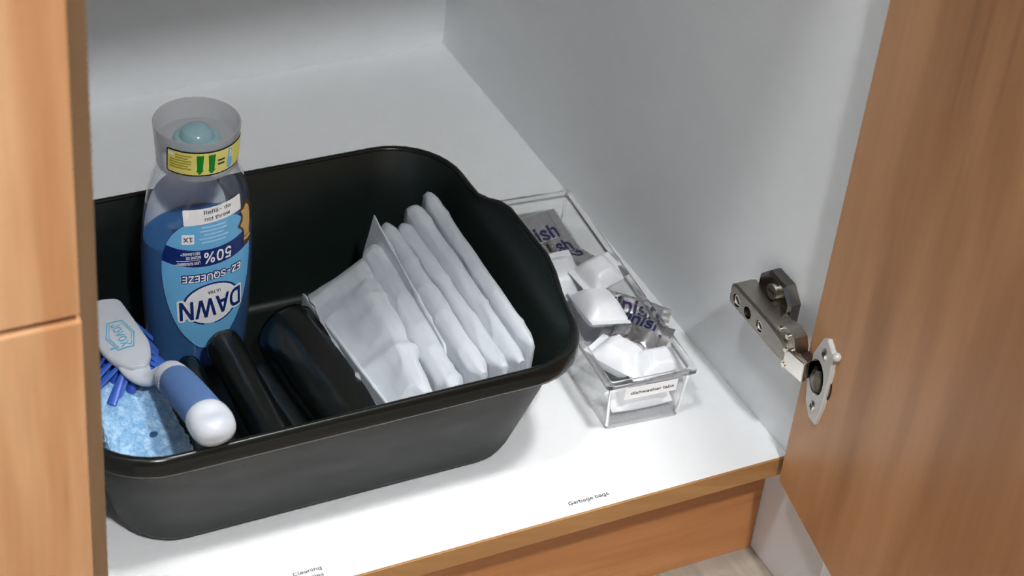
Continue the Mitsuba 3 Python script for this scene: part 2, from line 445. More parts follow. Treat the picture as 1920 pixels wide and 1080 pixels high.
# the cup in the door
s0, v0 = CUP
cup = trimesh.creation.revolve(np.array([[0.0, -0.0112], [0.0150, -0.0112], [0.0160, -0.0102], [0.0160, 0.0008], [0.0150, 0.0008], [0.0144, -0.0095], [0.0, -0.0100]]), sections=48)
hadd('cup', D3(moved(cup, t=(s0, v0, 0))), 'metal_dark', smooth=40)
fl = [(s0 - 0.0085, v0 - 0.0270), (s0 + 0.0005, v0 - 0.0345), (s0 + 0.0095, v0 - 0.0335), (s0 + 0.0135, v0 - 0.016), (s0 + 0.0150, v0 + 0.016), (s0 + 0.0120, v0 + 0.030), (s0 + 0.0020, v0 + 0.0345), (s0 - 0.0045, v0 + 0.0300), (s0 - 0.0125, v0 + 0.012), (s0 - 0.0125, v0 - 0.012)]
plate = to_manifold(prism(fl, 0.0, 0.0032, 0.0008)) - m3.Manifold.cylinder(0.02, 0.0108, 0.0108, 40).scale([1, 1.25, 1]).translate([s0 - 0.0015, v0 - 0.001, -0.005])
hadd('cup_plate', D3(from_manifold(plate)), 'metal_pale', label='pale grey screw plate on the door')
for dv in (-0.0225, 0.0225):
    hd = trimesh.creation.revolve(np.array([[0.0, 0.0046], [0.0022, 0.0045], [0.0040, 0.0036], [0.0044, 0.0030], [0.0, 0.0030]])[::-1], sections=24)
    hadd('screw', D3(moved(hd, t=(s0 + 0.003, v0 + dv, 0))), 'metal_bright', smooth=40)
    for q in (0, 90):
        hadd('screw_slot', D3(moved(moved(trimesh.creation.box((0.0042, 0.0010, 0.0006)), rot((0, 0, 1), q + 30)), t=(s0 + 0.003, v0 + dv, 0.0046))), 'black_matte')
hadd('spring_cover', D3(moved(tube([(0.0, -0.012, -0.006), (0.001, -0.004, -0.002), (0.001, 0.004, 0.0005), (0, 0.009, 0.0008)], [0.0045, 0.0070, 0.0070, 0.004], 16, up=(0, 0, 1)), t=(s0 - 0.0035, v0 - 0.004, 0))), 'metal_dark')
btn = trimesh.creation.icosphere(2, 0.0032)
hadd('damper_button', D3(moved(btn, t=(s0 + 0.0165, v0 + 0.0310, 0.0022))), 'metal_pale', label='small round white button')

# ------------------------------------------------------------------ shelf labels
def flat_label(name, x0, x1, y0, y1, lines, label, hgt, bsdf='sticker_white', lead=0.007):
    t = thing(name, label, 'label')
    poly = sbox(x0, y0, x1, y1).buffer(-0.0012).buffer(0.0012)
    add('backing', moved(tri2d(poly, 0.00015), t=(0, 0, 0.00002)), bsdf, t)
    for i, (w, width) in enumerate(lines):
        m = text(w, hgt, 0.0001, True, width=width)
        add('lettering', moved(m, t=((x0 + x1) / 2, (y0 + y1) / 2 + lead * ((len(lines) - 1) / 2 - i), 0.00018)), 'print_black', t)


flat_label('shelf_label', -0.1765, -0.1345, 0.0045, 0.0165, [('Garbage bags', 0.031)], 'white adhesive label reading Garbage bags on the front of the cabinet floor', 0.0030)
flat_label('shelf_label', -0.3845, -0.3345, 0.0035, 0.0200, [('Cleaning', 0.0195), ('supplies', 0.0185)], 'white adhesive label reading Cleaning supplies below the black dish pan', 0.0030, lead=0.0058)
# ------------------------------------------------------------------ the dish pan
PC = np.array([-0.3172, 0.1725])
PHX, PHY = 0.1750, 0.1395


def pan_loop(inset, z):
    p = rrect(PHX - inset, PHY - inset, max(0.052 - 0.45 * inset, 0.02), 9, 12)
    k = np.clip((np.abs(p[:, 0]) - (PHX - inset - 0.060)) / 0.05, 0, 1)
    k = k * k * (3 - 2 * k)
    w = np.clip((0.076 - np.abs(p[:, 1] + 0.014)) / 0.048, 0, 1)
    w = w * w * (3 - 2 * w) * k * (z / 0.106) ** 2
    x = p[:, 0] + np.sign(p[:, 0]) * 0.0045 * w
    return np.stack([PC[0] + x, PC[1] + p[:, 1], np.full(len(p), z) + 0.0150 * w], 1)


pan = thing('dish_pan', 'black plastic dish pan holding bags and cleaning things on the cabinet floor', 'dish pan')
outer = [(0.060, 0.0012), (0.043, 0.0006), (0.0385, 0.0010), (0.0350, 0.0032), (0.0330, 0.0075), (0.0265, 0.030), (0.0175, 0.062), (0.0085, 0.0960)]
inner = [(0.0062, 0.1050), (0.0078, 0.1015), (0.0100, 0.0960), (0.0145, 0.0850), (0.0205, 0.062), (0.0285, 0.030), (0.0352, 0.0100), (0.0380, 0.0060), (0.0425, 0.0044), (0.060, 0.0040)]
add('body', loft([pan_loop(i, z) for i, z in outer], True, False), 'pan_outside', pan, smooth=45, label='matt charcoal outer wall')
add('lining', loft([pan_loop(i, z) for i, z in inner], False, True), 'pan_inside', pan, smooth=45, label='smooth black inner wall and floor')
rimp = [(0.0064, 0.1046), (0.0058, 0.1060), (0.0044, 0.1068), (0.0028, 0.1064), (0.0014, 0.1048), (0.0006, 0.1020), (0.0002, 0.0985), (0.0, 0.0955), (0.0006, 0.0930), (0.0024, 0.0922),
        (0.0040, 0.0934), (0.0048, 0.0965), (0.0052, 0.1000), (0.0058, 0.1030)]
add('rim', loft([pan_loop(i, z) for i, z in rimp], False, False, close=True), 'pan_gloss', pan, smooth=True, label='glossy rolled black rim')

# ------------------------------------------------------------------ the soap bottle
BC, BROT = np.array([-0.3535, 0.2450]), math.radians(7)
BZ = [0.0045, 0.0126, 0.037, 0.066, 0.094, 0.1125, 0.135, 0.1527, 0.164, 0.176]
BA = PchipInterpolator(BZ, [0.0362, 0.0372, 0.0388, 0.0402, 0.0405, 0.0398, 0.0374, 0.0335, 0.0292, 0.0262])
BB = PchipInterpolator(BZ, [0.0235, 0.0245, 0.0262, 0.0278, 0.0284, 0.0286, 0.0286, 0.0282, 0.0276, 0.0262])


def to_world(lx, ly, z):
    c, s = math.cos(BROT), math.sin(BROT)
    return np.stack([BC[0] + lx * c - ly * s, BC[1] + lx * s + ly * c, z], -1)


PHI = np.linspace(-math.pi, math.pi, 721)


def on_surface(s, z, off, fa, fb, back=False):
    """The point at arc length s from the front line of the ellipse (fa(z), fb(z)), lifted by off."""
    zq = np.round(np.asarray(z) / 0.0005).astype(int)
    out = np.empty((len(s), 3))
    for k in np.unique(zq):
        w = zq == k
        a, b = fa(np.array([k * 0.0005]))[0], fb(np.array([k * 0.0005]))[0]
        X, Y = a * np.sin(PHI), -b * np.cos(PHI)
        arc = np.concatenate([[0], np.cumsum(np.hypot(np.diff(X), np.diff(Y)))])
        q = s[w] + (arc[-1] / 2 if back else 0.0)
        q = (q + arc[-1] / 2) % arc[-1] - arc[-1] / 2
        p = np.interp(q, arc - arc[360], PHI)
        a, b = fa(z[w]), fb(z[w])
        nx, ny = np.sin(p) / a, -np.cos(p) / b
        l = np.hypot(nx, ny)
        out[w] = np.stack([a * np.sin(p) + nx / l * off[w], -b * np.cos(p) + ny / l * off[w], z[w]], 1)
    return to_world(out[:, 0], out[:, 1], out[:, 2])


def wrap(m, off, fa=BA, fb=BB, back=False, edge=0.0035):
    """A flat mesh (x = arc length, y = height, z = thickness) laid round the bottle."""
    m = fine(m, edge)
    v = np.array(m.vertices)
    return mesh(on_surface(v[:, 0], v[:, 1], off + v[:, 2], fa, fb, back), m.faces)


def blob(pts, n=80):
    p = np.array(pts + [pts[0]], float)
    t = np.arange(len(p))
    c = CubicSpline(t, p, bc_type='periodic')(np.linspace(0, len(p) - 1, n, endpoint=False))
    return Polygon(c).buffer(0)


bot = thing('soap_bottle', 'clear bottle of blue dish soap standing upside down in the black dish pan', 'bottle')
ang = np.linspace(0, 2 * np.pi, 72, endpoint=False)
ell = lambda z, ia=0.0: to_world((float(BA(z)) - ia) * np.sin(ang), (float(BB(z)) - ia) * -np.cos(ang), np.full(72, z))
zs = np.concatenate([[0.0046, 0.0060, 0.0085], np.linspace(0.0126, 0.174, 40)])
shell = [to_world((float(BA(0.0045)) - 0.004) * np.sin(ang), -(float(BB(0.0045)) - 0.004) * np.cos(ang), np.full(72, 0.0046))] + \
        [ell(z, max(0, 0.0025 - (z - 0.0046) * 0.6)) for z in zs]
add('body', loft(shell), 'clear_shell', bot, smooth=50, label='clear plastic bottle body')
LEVEL = 0.1135
zl = np.concatenate([[0.0062, 0.0075, 0.0100], np.linspace(0.0140, LEVEL, 26)])
add('liquid', loft([ell(z, 0.0012 + max(0, 0.0022 - (z - 0.0062) * 0.6)) for z in zl]), 'blue_liquid', bot, smooth=50, label='blue dish soap in the bottle')
# cap: an open frosted skirt with a floor and a teal valve dome
rc = lambda z, i=0.0: np.stack([BC[0] + (0.0272 + (z - 0.172) * 0.075 - i) * np.cos(ang), BC[1] + (0.0272 + (z - 0.172) * 0.075 - i) * np.sin(ang), np.full(72, z)], 1)
cap = add('cap', loft([rc(0.1705, 0.004), rc(0.1700, 0.0012), rc(0.1708, 0.0), rc(0.186), rc(0.2012), rc(0.2018, 0.0004), rc(0.2018, 0.0011), rc(0.2010, 0.0014), rc(0.1905, 0.0016), rc(0.1862, 0.0020)], False, False),
          'frosted', bot, smooth=50, label='frosted open cap skirt')
add('cap_floor', loft([rc(0.1870, 0.0021), rc(0.1878, 0.006), rc(0.1880, 0.014)], True, True), 'frosted', cap, smooth=50)
dome = trimesh.creation.revolve(np.array([[0.0, 0.0092], [0.0050, 0.0089], [0.0085, 0.0078], [0.0106, 0.0058], [0.0116, 0.0034], [0.0120, 0.0022], [0.0142, 0.0018], [0.0156, 0.0009], [0.0160, 0.0], [0, 0]])[::-1], sections=48)
add('valve', moved(dome, t=(BC[0], BC[1], 0.1879)), 'teal_valve', cap, smooth=60, label='shiny teal valve dome')
CA = lambda z: 0.0272 + (np.asarray(z) - 0.172) * 0.075
y0, y1 = 0.1755, 0.1955
poly = affinity.translate(sbox(-0.0345, y0, 0.0285, y1).buffer(-0.002).buffer(0.002), 0, 0)
cl = add('cap_label', wrap(tri2d(poly, 0.0001), 0.0002, CA, CA), 'print_black', bot, label='yellow cap label with two green arrows')
ins = poly.buffer(-0.0012)
add('print', wrap(tri2d(ins, 0.0001), 0.0004, CA, CA), 'label_yellow', cl, label='yellow ground')
for s_ in (-0.0108, -0.0030):
    zc = 0.1852
    arr = Polygon([(s_ - 0.0024, zc + 0.0075), (s_ + 0.0024, zc + 0.0075), (s_ + 0.0018, zc - 0.0045), (s_ + 0.0026, zc - 0.0045), (s_, zc - 0.0082), (s_ - 0.0026, zc - 0.0045), (s_ - 0.0018, zc - 0.0045)])
    add('arrow', wrap(tri2d(arr, 0.0001), 0.0006, CA, CA), 'print_green', cl, label='green arrow pointing down')
for dz in (0.0013, -0.0017):
    add('equals_bar', wrap(tri2d(sbox(0.0012, 0.1850 + dz, 0.0062, 0.1863 + dz), 0.0001), 0.0006, CA, CA), 'print_black', cl)
icon = blob([(0.0094, 0.178), (0.0122, 0.178), (0.0130, 0.183), (0.0120, 0.188), (0.0122, 0.192), (0.0108, 0.1932), (0.0094, 0.192), (0.0096, 0.188), (0.0086, 0.183)])
add('bottle_icon', wrap(tri2d(icon, 0.0001), 0.0006, CA, CA), 'label_blue', cl)
add('bottle_icon', wrap(tri2d(icon.buffer(-0.0009).intersection(sbox(0, 0.1865, 1, 1)), 0.0001), 0.0008, CA, CA), 'label_white', cl)
for i in range(6):
    zc = 0.1912 - 0.0021 * i
    add('text_line', wrap(tri2d(sbox(-0.0315 + 0.004 * (i < 2), zc, -0.0165 - 0.002 * (i % 3 == 1), zc + 0.0012), 0.0001), 0.0006, CA, CA), 'label_olive', cl)
add('text_line', wrap(tri2d(sbox(-0.0325, 0.1905, -0.0285, 0.1928), 0.0001), 0.0006, CA, CA), 'label_white', cl)
# front label: a shield with an arched top and a narrow foot
half = [(0.0, 0.0280), (0.0080, 0.0300), (0.0150, 0.0375), (0.0220, 0.0480), (0.0290, 0.0660), (0.0332, 0.0850), (0.0345, 0.1030), (0.0320, 0.1190), (0.0245, 0.1325), (0.0130, 0.1400)]
FL = blob(half + [(0.0, 0.1420)] + [(-x, z) for x, z in half[:0:-1]], 120)
SX = -0.0030
FL = affinity.translate(FL, SX, 0)
fl_ = add('front_label', wrap(tri2d(FL, 0.0001), 0.0003), 'label_blue', bot, label='light blue printed front label, upside down')
# the lettering stands on its head: turn each line by 180 degrees
TURN = rot((0, 0, 1), 180)


def printed(name, m, s, z, bsdf, off=0.0006, tilt=0.0, edge=0.0035, parent=None, label=None):
    m = moved(moved(m, rot((0, 0, 1), tilt)), TURN, (s + SX, z, 0))
    return add(name, wrap(m, off, edge=edge), bsdf, parent or fl_, label=label)


bow = lambda s: 0.1085 + 14.0 * s * s * 0.35
xs = np.linspace(-0.040, 0.040, 41)
band = Polygon([(x, bow(x) + 0.0075) for x in xs] + [(x, bow(x) - 0.0065) for x in xs[::-1]])
band = affinity.translate(band, SX, 0).intersection(FL.buffer(-0.00005))
add('band', wrap(tri2d(band, 0.0001), 0.0005), 'label_navy', fl_, label='navy band')
printed('lettering', text('50%', 0.0088, 0.0001, True, width=0.0205), 0.0045, 0.1092, 'label_white', 0.0008)
printed('lettering', text('LESS SCRUBBING*', 0.0022, 0.0001, True, width=0.0165), -0.0165, 0.1060, 'label_white', 0.0008, 2)
printed('lettering', text('MOINS DE', 0.0022, 0.0001, True, width=0.0100), -0.0130, 0.1110, 'label_white', 0.0008, 2)
printed('lettering', text('R\u00c9CURAGE*', 0.0022, 0.0001, True, width=0.0130), -0.0150, 0.1143, 'label_white', 0.0008, 2)
printed('rule', tri2d(sbox(-0.008, -0.00015, 0.008, 0.00015), 0.0001), -0.0165, 0.1086, 'label_white', 0.0008, 2)
ez = text_poly(text('EZ-SQUEEZE', 0.0056, 0.0001, True, width=0.0440))
printed('lettering', tri2d(ez.buffer(0.0007), 0.0001), 0.0015, 0.0925, 'label_navy', 0.0005)
printed('lettering', tri2d(ez, 0.0001), 0.0015, 0.0925, 'label_white', 0.0008, label='white lettering')
oval = affinity.scale(Polygon([(math.cos(t), math.sin(t)) for t in np.linspace(0, 2 * np.pi, 60, endpoint=False)]), 0.0215, 0.0185)
printed('emblem', tri2d(oval.difference(affinity.scale(oval, 0.93, 0.93)).difference(sbox(-0.004, 0.010, 0.004, 0.03).union(affinity.rotate(sbox(-0.03, -0.003, 0.03, 0.003), 14))), 0.0001), 0.0010, 0.0680, 'label_navy', 0.0005, -6, label='navy ring of the oval emblem')
printed('emblem', tri2d(affinity.scale(oval, 0.93, 0.93), 0.0001), 0.0010, 0.0680, 'label_white', 0.0005, -6, label='white oval of the emblem')
dw = text_poly(text('DAWN', 0.0155, 0.0001, True, width=0.0460))
printed('lettering', tri2d(dw.buffer(0.0016, join_style=2).buffer(0.0008).buffer(-0.0008), 0.0001), 0.0008, 0.0655, 'label_white', 0.0007, 3)
printed('lettering', tri2d(dw, 0.0001), 0.0008, 0.0655, 'label_navy', 0.0010, 3, label='large navy lettering')
printed('lettering', text('ULTRA', 0.0024, 0.0001, True, width=0.0095), 0.0020, 0.0785, 'print_grey', 0.0008)
for i, w in enumerate([0.017, 0.021, 0.014, 0.020, 0.018]):
    printed('text_line', tri2d(sbox(-w / 2, -0.0006, w / 2, 0.0006), 0.0001), 0.0015, 0.1225 + 0.0031 * i, 'label_pale', 0.0006)
printed('panel', tri2d(sbox(-0.0037, -0.0034, 0.0037, 0.0034).buffer(0.0005), 0.0001), -0.0165, 0.1262, 'label_white', 0.0006)
printed('lettering', text('1X', 0.0036, 0.0001, True), -0.0165, 0.1262, 'print_grey', 0.0009)
duck = blob([(0.0000, 0.0160), (0.0050, 0.0130), (0.0066, 0.0060), (0.0062, -0.0030), (0.0045, -0.0100), (0.0050, -0.0150), (0.0020, -0.0195), (-0.0020, -0.0190), (-0.0040, -0.0150), (-0.0032, -0.0100),
             (-0.0060, -0.0040), (-0.0090, -0.0010), (-0.0065, 0.0020), (-0.0055, 0.0080), (-0.0080, 0.0130), (-0.0035, 0.0135)])
dk = lambda p: affinity.translate(p, 0.0270, 0.1265)
dkey = add('picture', wrap(tri2d(dk(duck), 0.0001), 0.0008), 'print_brown', fl_, label='small picture of a tan and brown duckling')
add('picture', wrap(tri2d(dk(affinity.scale(duck, 0.72, 0.84).intersection(sbox(-1, -0.0115, 1, 1))), 0.0001), 0.0010), 'print_tan', fl_)
add('picture', wrap(tri2d(dk(blob([(-0.0025, -0.0125), (0.0035, -0.0122), (0.0030, -0.0145), (-0.0025, -0.0148)])), 0.0001), 0.0012), 'print_tan', fl_)
add('back_label', wrap(tri2d(affinity.translate(FL, -SX, 0.0025), 0.0001), 0.0003, back=True), 'label_grey', bot, label='pale grey back label seen through the bottle')
# paper sticker on the bottle
st = sbox(-0.0215, -0.0062, 0.0215, 0.0062).buffer(-0.001).buffer(0.001)
stk = add('sticker', wrap(moved(moved(tri2d(st, 0.0001), rot((0, 0, 1), 3)), t=(-0.0010, 0.1448, 0)), 0.0010), 'sticker_white', bot, label='white paper sticker reading Refill- do not throw')
for w, wd, dz in (('Refill- do', 0.0195, 0.0028), ('not throw', 0.0185, -0.0026)):
    add('lettering', wrap(moved(moved(text(w, 0.0030, 0.0001, width=wd), rot((0, 0, 1), 3)), t=(0.0010, 0.1451 + dz, 0)), 0.0013), 'print_black', stk)


# ------------------------------------------------------------------ black rolls of bags
def roll(x0, y0, z0, x1, y1, z1, r, label, seed, flat=1.0, n=26):
    t = np.linspace(0, 1, n)
    p = np.stack([x0 + (x1 - x0) * t, y0 + (y1 - y0) * t, z0 + (z1 - z0) * t], 1)
    e = np.minimum(1, np.minimum(t, 1 - t) / 0.05)
    rr = r * (0.55 + 0.45 * np.sqrt(np.clip(e, 0, 1)))
    m = tube(p, rr, 28, flat)
    v = np.array(m.vertices)
    d = meshkit.fbm(v * [130, 26, 130], 3, seed) - 0.5
    ax = np.array([x1 - x0, y1 - y0, z1 - z0]); ax /= np.linalg.norm(ax)
    q = v - p[0]; q = q - np.outer(q @ ax, ax); q /= np.linalg.norm(q, axis=1, keepdims=True) + 1e-9
    m.vertices = v + q * (d * 0.20 * r)[:, None]
    k = thing('trash_bag_roll', label, 'bag roll')
    add('roll', m, 'black_film', k, smooth=60)
    return k


roll(-0.3495, 0.2085, 0.0420, -0.3480, 0.0860, 0.0330, 0.0128, 'black plastic bag roll leaning its rounded end against the bottle front', 1)
roll(-0.3735, 0.2120, 0.0250, -0.3765, 0.0830, 0.0270, 0.0095, 'thin black plastic roll just left of the roll that leans on the bottle', 2)
roll(-0.3930, 0.2080, 0.0230, -0.3990, 0.0830, 0.0260, 0.0090, 'thin black plastic roll under the blue brush grip', 3)
roll(-0.2960, 0.2200, 0.0290, -0.2900, 0.0800, 0.0330, 0.0245, 'wide black plastic roll beside the white folded bags', 4, 1.0)
roll(-0.3240, 0.2000, 0.0150, -0.3190, 0.0850, 0.0170, 0.0105, 'flat black plastic roll lying on the pan floor between the other rolls', 5, 0.8)


# ------------------------------------------------------------------ white folded bags
def packet(back, front, y0, y1, th, label, seed, amp=0.0011, taper=(0.5, 0.8), bow=0.0, n=70, crease=()):
    """A folded bag standing on its edge: back and front give (x bottom, z bottom, x top, z top)."""
    t = np.linspace(0, 1, n)
    loops = []
    sec = 22
    for i, q in enumerate(t):
        xb, zb, xt, zt = [b + (f - b) * q for b, f in zip(back, front)]
        y = y0 + (y1 - y0) * q
        e0 = min(1, q / 0.07); e1 = min(1, (1 - q) / 0.07)
        k = (taper[0] + (1 - taper[0]) * math.sqrt(e0)) * (taper[1] + (1 - taper[1]) * math.sqrt(e1))
        w = th * (0.35 + 0.65 * min(1, min(e0, e1)))
        zt = zb + (zt - zb) * k
        xt = xt + bow * math.sin(math.pi * q)
        d = np.array([xt - xb, zt - zb]); L = np.hypot(*d); d /= L
        nn = np.array([-d[1], d[0]])
        pts = []
        ke = 1 - min(0.5, w * 0.62 / L)
        for s_ in np.concatenate([np.linspace(0, ke, 5), ke + (1 - ke) * np.sin(np.linspace(0.2, 1, 8) * np.pi / 2)]):
            hw = w / 2 * math.sqrt(max(0.01, 1 - max(0, (s_ - ke) / (1 - ke)) ** 2))
            pts.append((s_, hw))
        loop = [np.array([xb, zb]) + d * L * s_ - nn * hw for s_, hw in pts] + [np.array([xb, zb]) + d * L * s_ + nn * hw for s_, hw in pts[::-1]]
        loops.append([(p[0], y, p[1]) for p in loop])
    m = loft(loops)
    v = np.array(m.vertices)
    nrm = trimesh.Trimesh(v, m.faces, process=False).vertex_normals
    d = (meshkit.fbm(v * [150, 22, 110], 4, seed) - 0.5) * 2.2
    ridge = 1 - np.abs(meshkit.noise(v * [60, 34, 70] + 11, seed + 7) * 2 - 1)
    d = d + 1.1 * (ridge ** 7 - 0.15)
    for (yc, wd, a) in crease:
        d += a * np.exp(-((v[:, 1] - yc + 0.35 * (v[:, 0] - back[2])) / wd) ** 2)
    m.vertices = v + nrm * (d * amp)[:, None]
    m.vertices[:, 2] = np.maximum(m.vertices[:, 2], 0.0048)
    return add('folded_bag', m, 'bag_film', smooth=55, label=label, category='plastic bag')


packet((-0.1800, 0.020, -0.1745, 0.1020), (-0.1815, 0.020, -0.1745, 0.0925), 0.255, 0.077, 0.0120, 'white folded plastic bag at the right end of the row, nearest the pan wall', 1, taper=(0.92, 0.95))
packet((-0.1960, 0.020, -0.1890, 0.0995), (-0.1955, 0.020, -0.1870, 0.0890), 0.251, 0.0670, 0.0150, 'white folded plastic bag with a round back end, second from the right', 2, taper=(0.82, 0.97))
packet((-0.2090, 0.020, -0.2010, 0.0930), (-0.2090, 0.020, -0.1995, 0.0870), 0.240, 0.0670, 0.0130, 'white folded plastic bag with a short notched back end in the middle of the row', 3, taper=(0.85, 0.97))
packet((-0.2230, 0.020, -0.2125, 0.0930), (-0.2240, 0.020, -0.2145, 0.0860), 0.241, 0.0670, 0.0150, 'white folded plastic bag with a squared back end beside the thin pointed sheet', 4, taper=(0.92, 0.97))
packet((-0.2330, 0.030, -0.2205, 0.0950), (-0.2330, 0.020, -0.2240, 0.0760), 0.243, 0.100, 0.0018, 'thin pointed sheet of white plastic sticking up behind the row of folded bags', 5, taper=(1.0, 0.5), n=40)
packet((-0.2430, 0.015, -0.2270, 0.0840), (-0.2440, 0.015, -0.2340, 0.0810), 0.231, 0.0670, 0.0190, 'thick white folded plastic bag with a rolled rim at its back end', 6, amp=0.0016, taper=(0.90, 0.97))
packet((-0.2760, 0.0480, -0.2320, 0.0745), (-0.2790, 0.0420, -0.2535, 0.0800), 0.224, 0.0670, 0.0170, 'broad white folded bag lying open at the left end of the row', 7, amp=0.0013, taper=(0.95, 0.97), crease=((0.190, 0.004, -1.4), (0.108, 0.005, 2.6), (0.172, 0.003, 1.0), (0.122, 0.008, -1.2)))
packet((-0.2820, 0.012, -0.2790, 0.0500), (-0.2800, 0.012, -0.2790, 0.0680), 0.230, 0.070, 0.0028, 'thin white plastic bag edge between the wide black roll and the broad white bag', 8, amp=0.0005, taper=(0.95, 0.95))

# ------------------------------------------------------------------ the sponge and the brush
sp = rbox((-0.0245, -0.0400, -0.017), (0.0245, 0.0400, 0.017), 0.004, 12)
sp = fine(sp, 0.0017)
v = np.array(sp.vertices)
nrm = sp.vertex_normals
d = (meshkit.fbm(v * 320, 3, 5) - 0.5) * 0.0042 + (meshkit.fbm(v * 70, 2, 9) - 0.5) * 0.003
pit = np.clip(0.30 - meshkit.noise(v * 210, 13), 0, 1) * 0.016
sp.vertices = v + nrm * (d - pit)[:, None]
SPM = rot((0, 0, 1), 2) @ rot((1, 0, 0), 9) @ rot((0, 1, 0), -4)
SPM[:3, 3] = (-0.4375, 0.1150, 0.0540)
sk = thing('sponge', 'light blue porous sponge in the left corner of the dish pan', 'sponge')
add('block', moved(sp, SPM), 'sponge_foam', sk, smooth=True)
hl = trimesh.creation.icosphere(2, 0.0026); hl.apply_scale([1.15, 0.9, 0.5])
add('hole', moved(moved(hl, t=(0.0050, -0.013, 0.0172)), SPM), 'sponge_hole', sk, smooth=True, label='dark blue hole in the sponge')
roll(-0.4340, 0.1700, 0.0180, -0.4300, 0.0900, 0.0180, 0.0115, 'black plastic roll lying under the light blue sponge', 6)

br = thing('dish_brush', 'white dish brush with blue grip and blue bristles resting on the pan rim', 'brush')
# head: a paddle
hc = [(-0.4300, 0.1385, 0.0905), (-0.4303, 0.1440, 0.0915), (-0.4312, 0.1520, 0.0935), (-0.4325, 0.1620, 0.0965), (-0.4342, 0.1740, 0.0998), (-0.4355, 0.1850, 0.1028), (-0.4362, 0.1925, 0.1048), (-0.4363, 0.1940, 0.1052)]
hw = [0.0040, 0.0092, 0.0138, 0.0162, 0.0154, 0.0140, 0.0128, 0.0118]
hcs, hws = CubicSpline(np.arange(8), hc), PchipInterpolator(np.arange(8), hw)
tt = np.linspace(0, 7, 40)
P, W = hcs(tt), hws(tt)
loops = []
for p, w in zip(P, W):
    a = np.linspace(0, 2 * np.pi, 28, endpoint=False)
    cx, cz = np.sign(np.cos(a)) * np.abs(np.cos(a)) ** 0.55 * w, np.sign(np.sin(a)) * np.abs(np.sin(a)) ** 0.8 * 0.0042
    cz = cz - 0.10 * np.abs(cx)
    loops.append(np.stack([p[0] + cx, np.full(28, p[1]) + 0.25 * cx * -0.2, p[2] + cz], 1))
head = loft(loops)
hk = add('head', head, 'brush_white', br, smooth=50, label='white brush head with a printed badge')
# badge: printed hexagon with lettering, laid on the head's top
HO = np.array([-0.4335, 0.1650, 0.0976])
HX_, HY_ = np.array([1.0, 0.05, 0.0]), np.array([-0.15, 0.955, 0.265])
HM = frame(HO, HX_, HY_)


def on_head(m, lift):
    m = fine(m, 0.002)
    v = np.array(m.vertices)
    w = v @ HM[:3, :3].T + HO
    y = w[:, 1]
    yy = np.interp(y, P[:, 1], P[:, 2]) + 0.0042 - 0.10 * np.abs(w[:, 0] - np.interp(y, P[:, 1], P[:, 0]))
    w[:, 2] = yy + lift + v[:, 2]
    return mesh(w, m.faces)


hexa = Polygon([(0.0100, 0.0), (0.0055, 0.0112), (-0.0055, 0.0112), (-0.0100, 0.0), (-0.0055, -0.0112), (0.0055, -0.0112)])
hexa = affinity.rotate(hexa, 0)
lg = lambda m: on_head(m, 0.00025)
add('badge', lg(tri2d(hexa.difference(hexa.buffer(-0.0009)), 0.0001)), 'print_teal', hk, label='teal hexagon outline badge')
add('badge', lg(tri2d(hexa.buffer(-0.0017).difference(hexa.buffer(-0.0022)).difference(sbox(-0.0038, -1, 0.0038, 1)), 0.0001)), 'print_teal', hk)
add('badge', lg(tri2d(blob([(-0.0095, -0.0085), (-0.0055, -0.0090), (-0.0050, -0.0080), (-0.0085, -0.0075)]), 0.0001)), 'print_teal', hk)
add('lettering', lg(moved(text('JOVOX', 0.0056, 0.0001, True, width=0.0185), rot((0, 0, 1), -84))), 'print_teal', hk, label='teal lettering')
# neck and handle
nk = np.linspace(0, 6, 40)
npath = CubicSpline(np.arange(7), [(-0.4306, 0.1480, 0.0905), (-0.4295, 0.1400, 0.0880), (-0.4262, 0.1335, 0.0872), (-0.4222, 0.1300, 0.0900), (-0.4182, 0.1268, 0.0940), (-0.4152, 0.1205, 0.0968), (-0.4142, 0.1100, 0.0992)])(nk)
add('neck', tube(npath, PchipInterpolator(np.arange(7), [0.0110, 0.0092, 0.0068, 0.0056, 0.0068, 0.0110, 0.0118])(nk), 22, PchipInterpolator(np.arange(7), [0.3, 0.45, 0.65, 0.85, 0.85, 0.9, 0.9])(nk)), 'brush_white', br, smooth=60)
gp = np.array([(-0.4143, 0.1160, 0.0997), (-0.4141, 0.1110, 0.1008), (-0.4140, 0.0980, 0.1040), (-0.4139, 0.0750, 0.1105), (-0.4138, 0.0560, 0.1158), (-0.4137, 0.0500, 0.1172)])
add('grip', tube(CubicSpline(np.arange(6), gp)(np.linspace(0, 5, 36)), PchipInterpolator(np.arange(6), [0.0066, 0.0110, 0.0122, 0.0128, 0.0130, 0.0118])(np.linspace(0, 5, 36)), 28, 0.88), 'brush_grip', br, smooth=60, label='slate blue rubber grip')
ep = np.array([(-0.4137, 0.0545, 0.1160), (-0.4137, 0.0520, 0.1166), (-0.4137, 0.0450, 0.1178), (-0.4138, 0.0370, 0.1182), (-0.4138, 0.0320, 0.1176), (-0.4138, 0.0295, 0.1168)])
ec = tube(CubicSpline(np.arange(6), ep)(np.linspace(0, 5, 40)), PchipInterpolator(np.arange(6), [0.0126, 0.0139, 0.0143, 0.0130, 0.0090, 0.0020])(np.linspace(0, 5, 40)), 36, 0.88)
v = np.array(ec.vertices)
q = v - np.array([-0.4138, 0.0440, 0.1325])
dent = np.exp(-((q[:, 0] / 0.0075) ** 2 + ((q[:, 1] - 0.001) / 0.0055) ** 2)) * (v[:, 2] > 0.119)
ec.vertices[:, 2] -= 0.0042 * dent
add('end_cap', ec, 'brush_white', br, smooth=60, label='white rounded handle end with a thumb dent')
rng = np.random.default_rng(3)
tufts = []
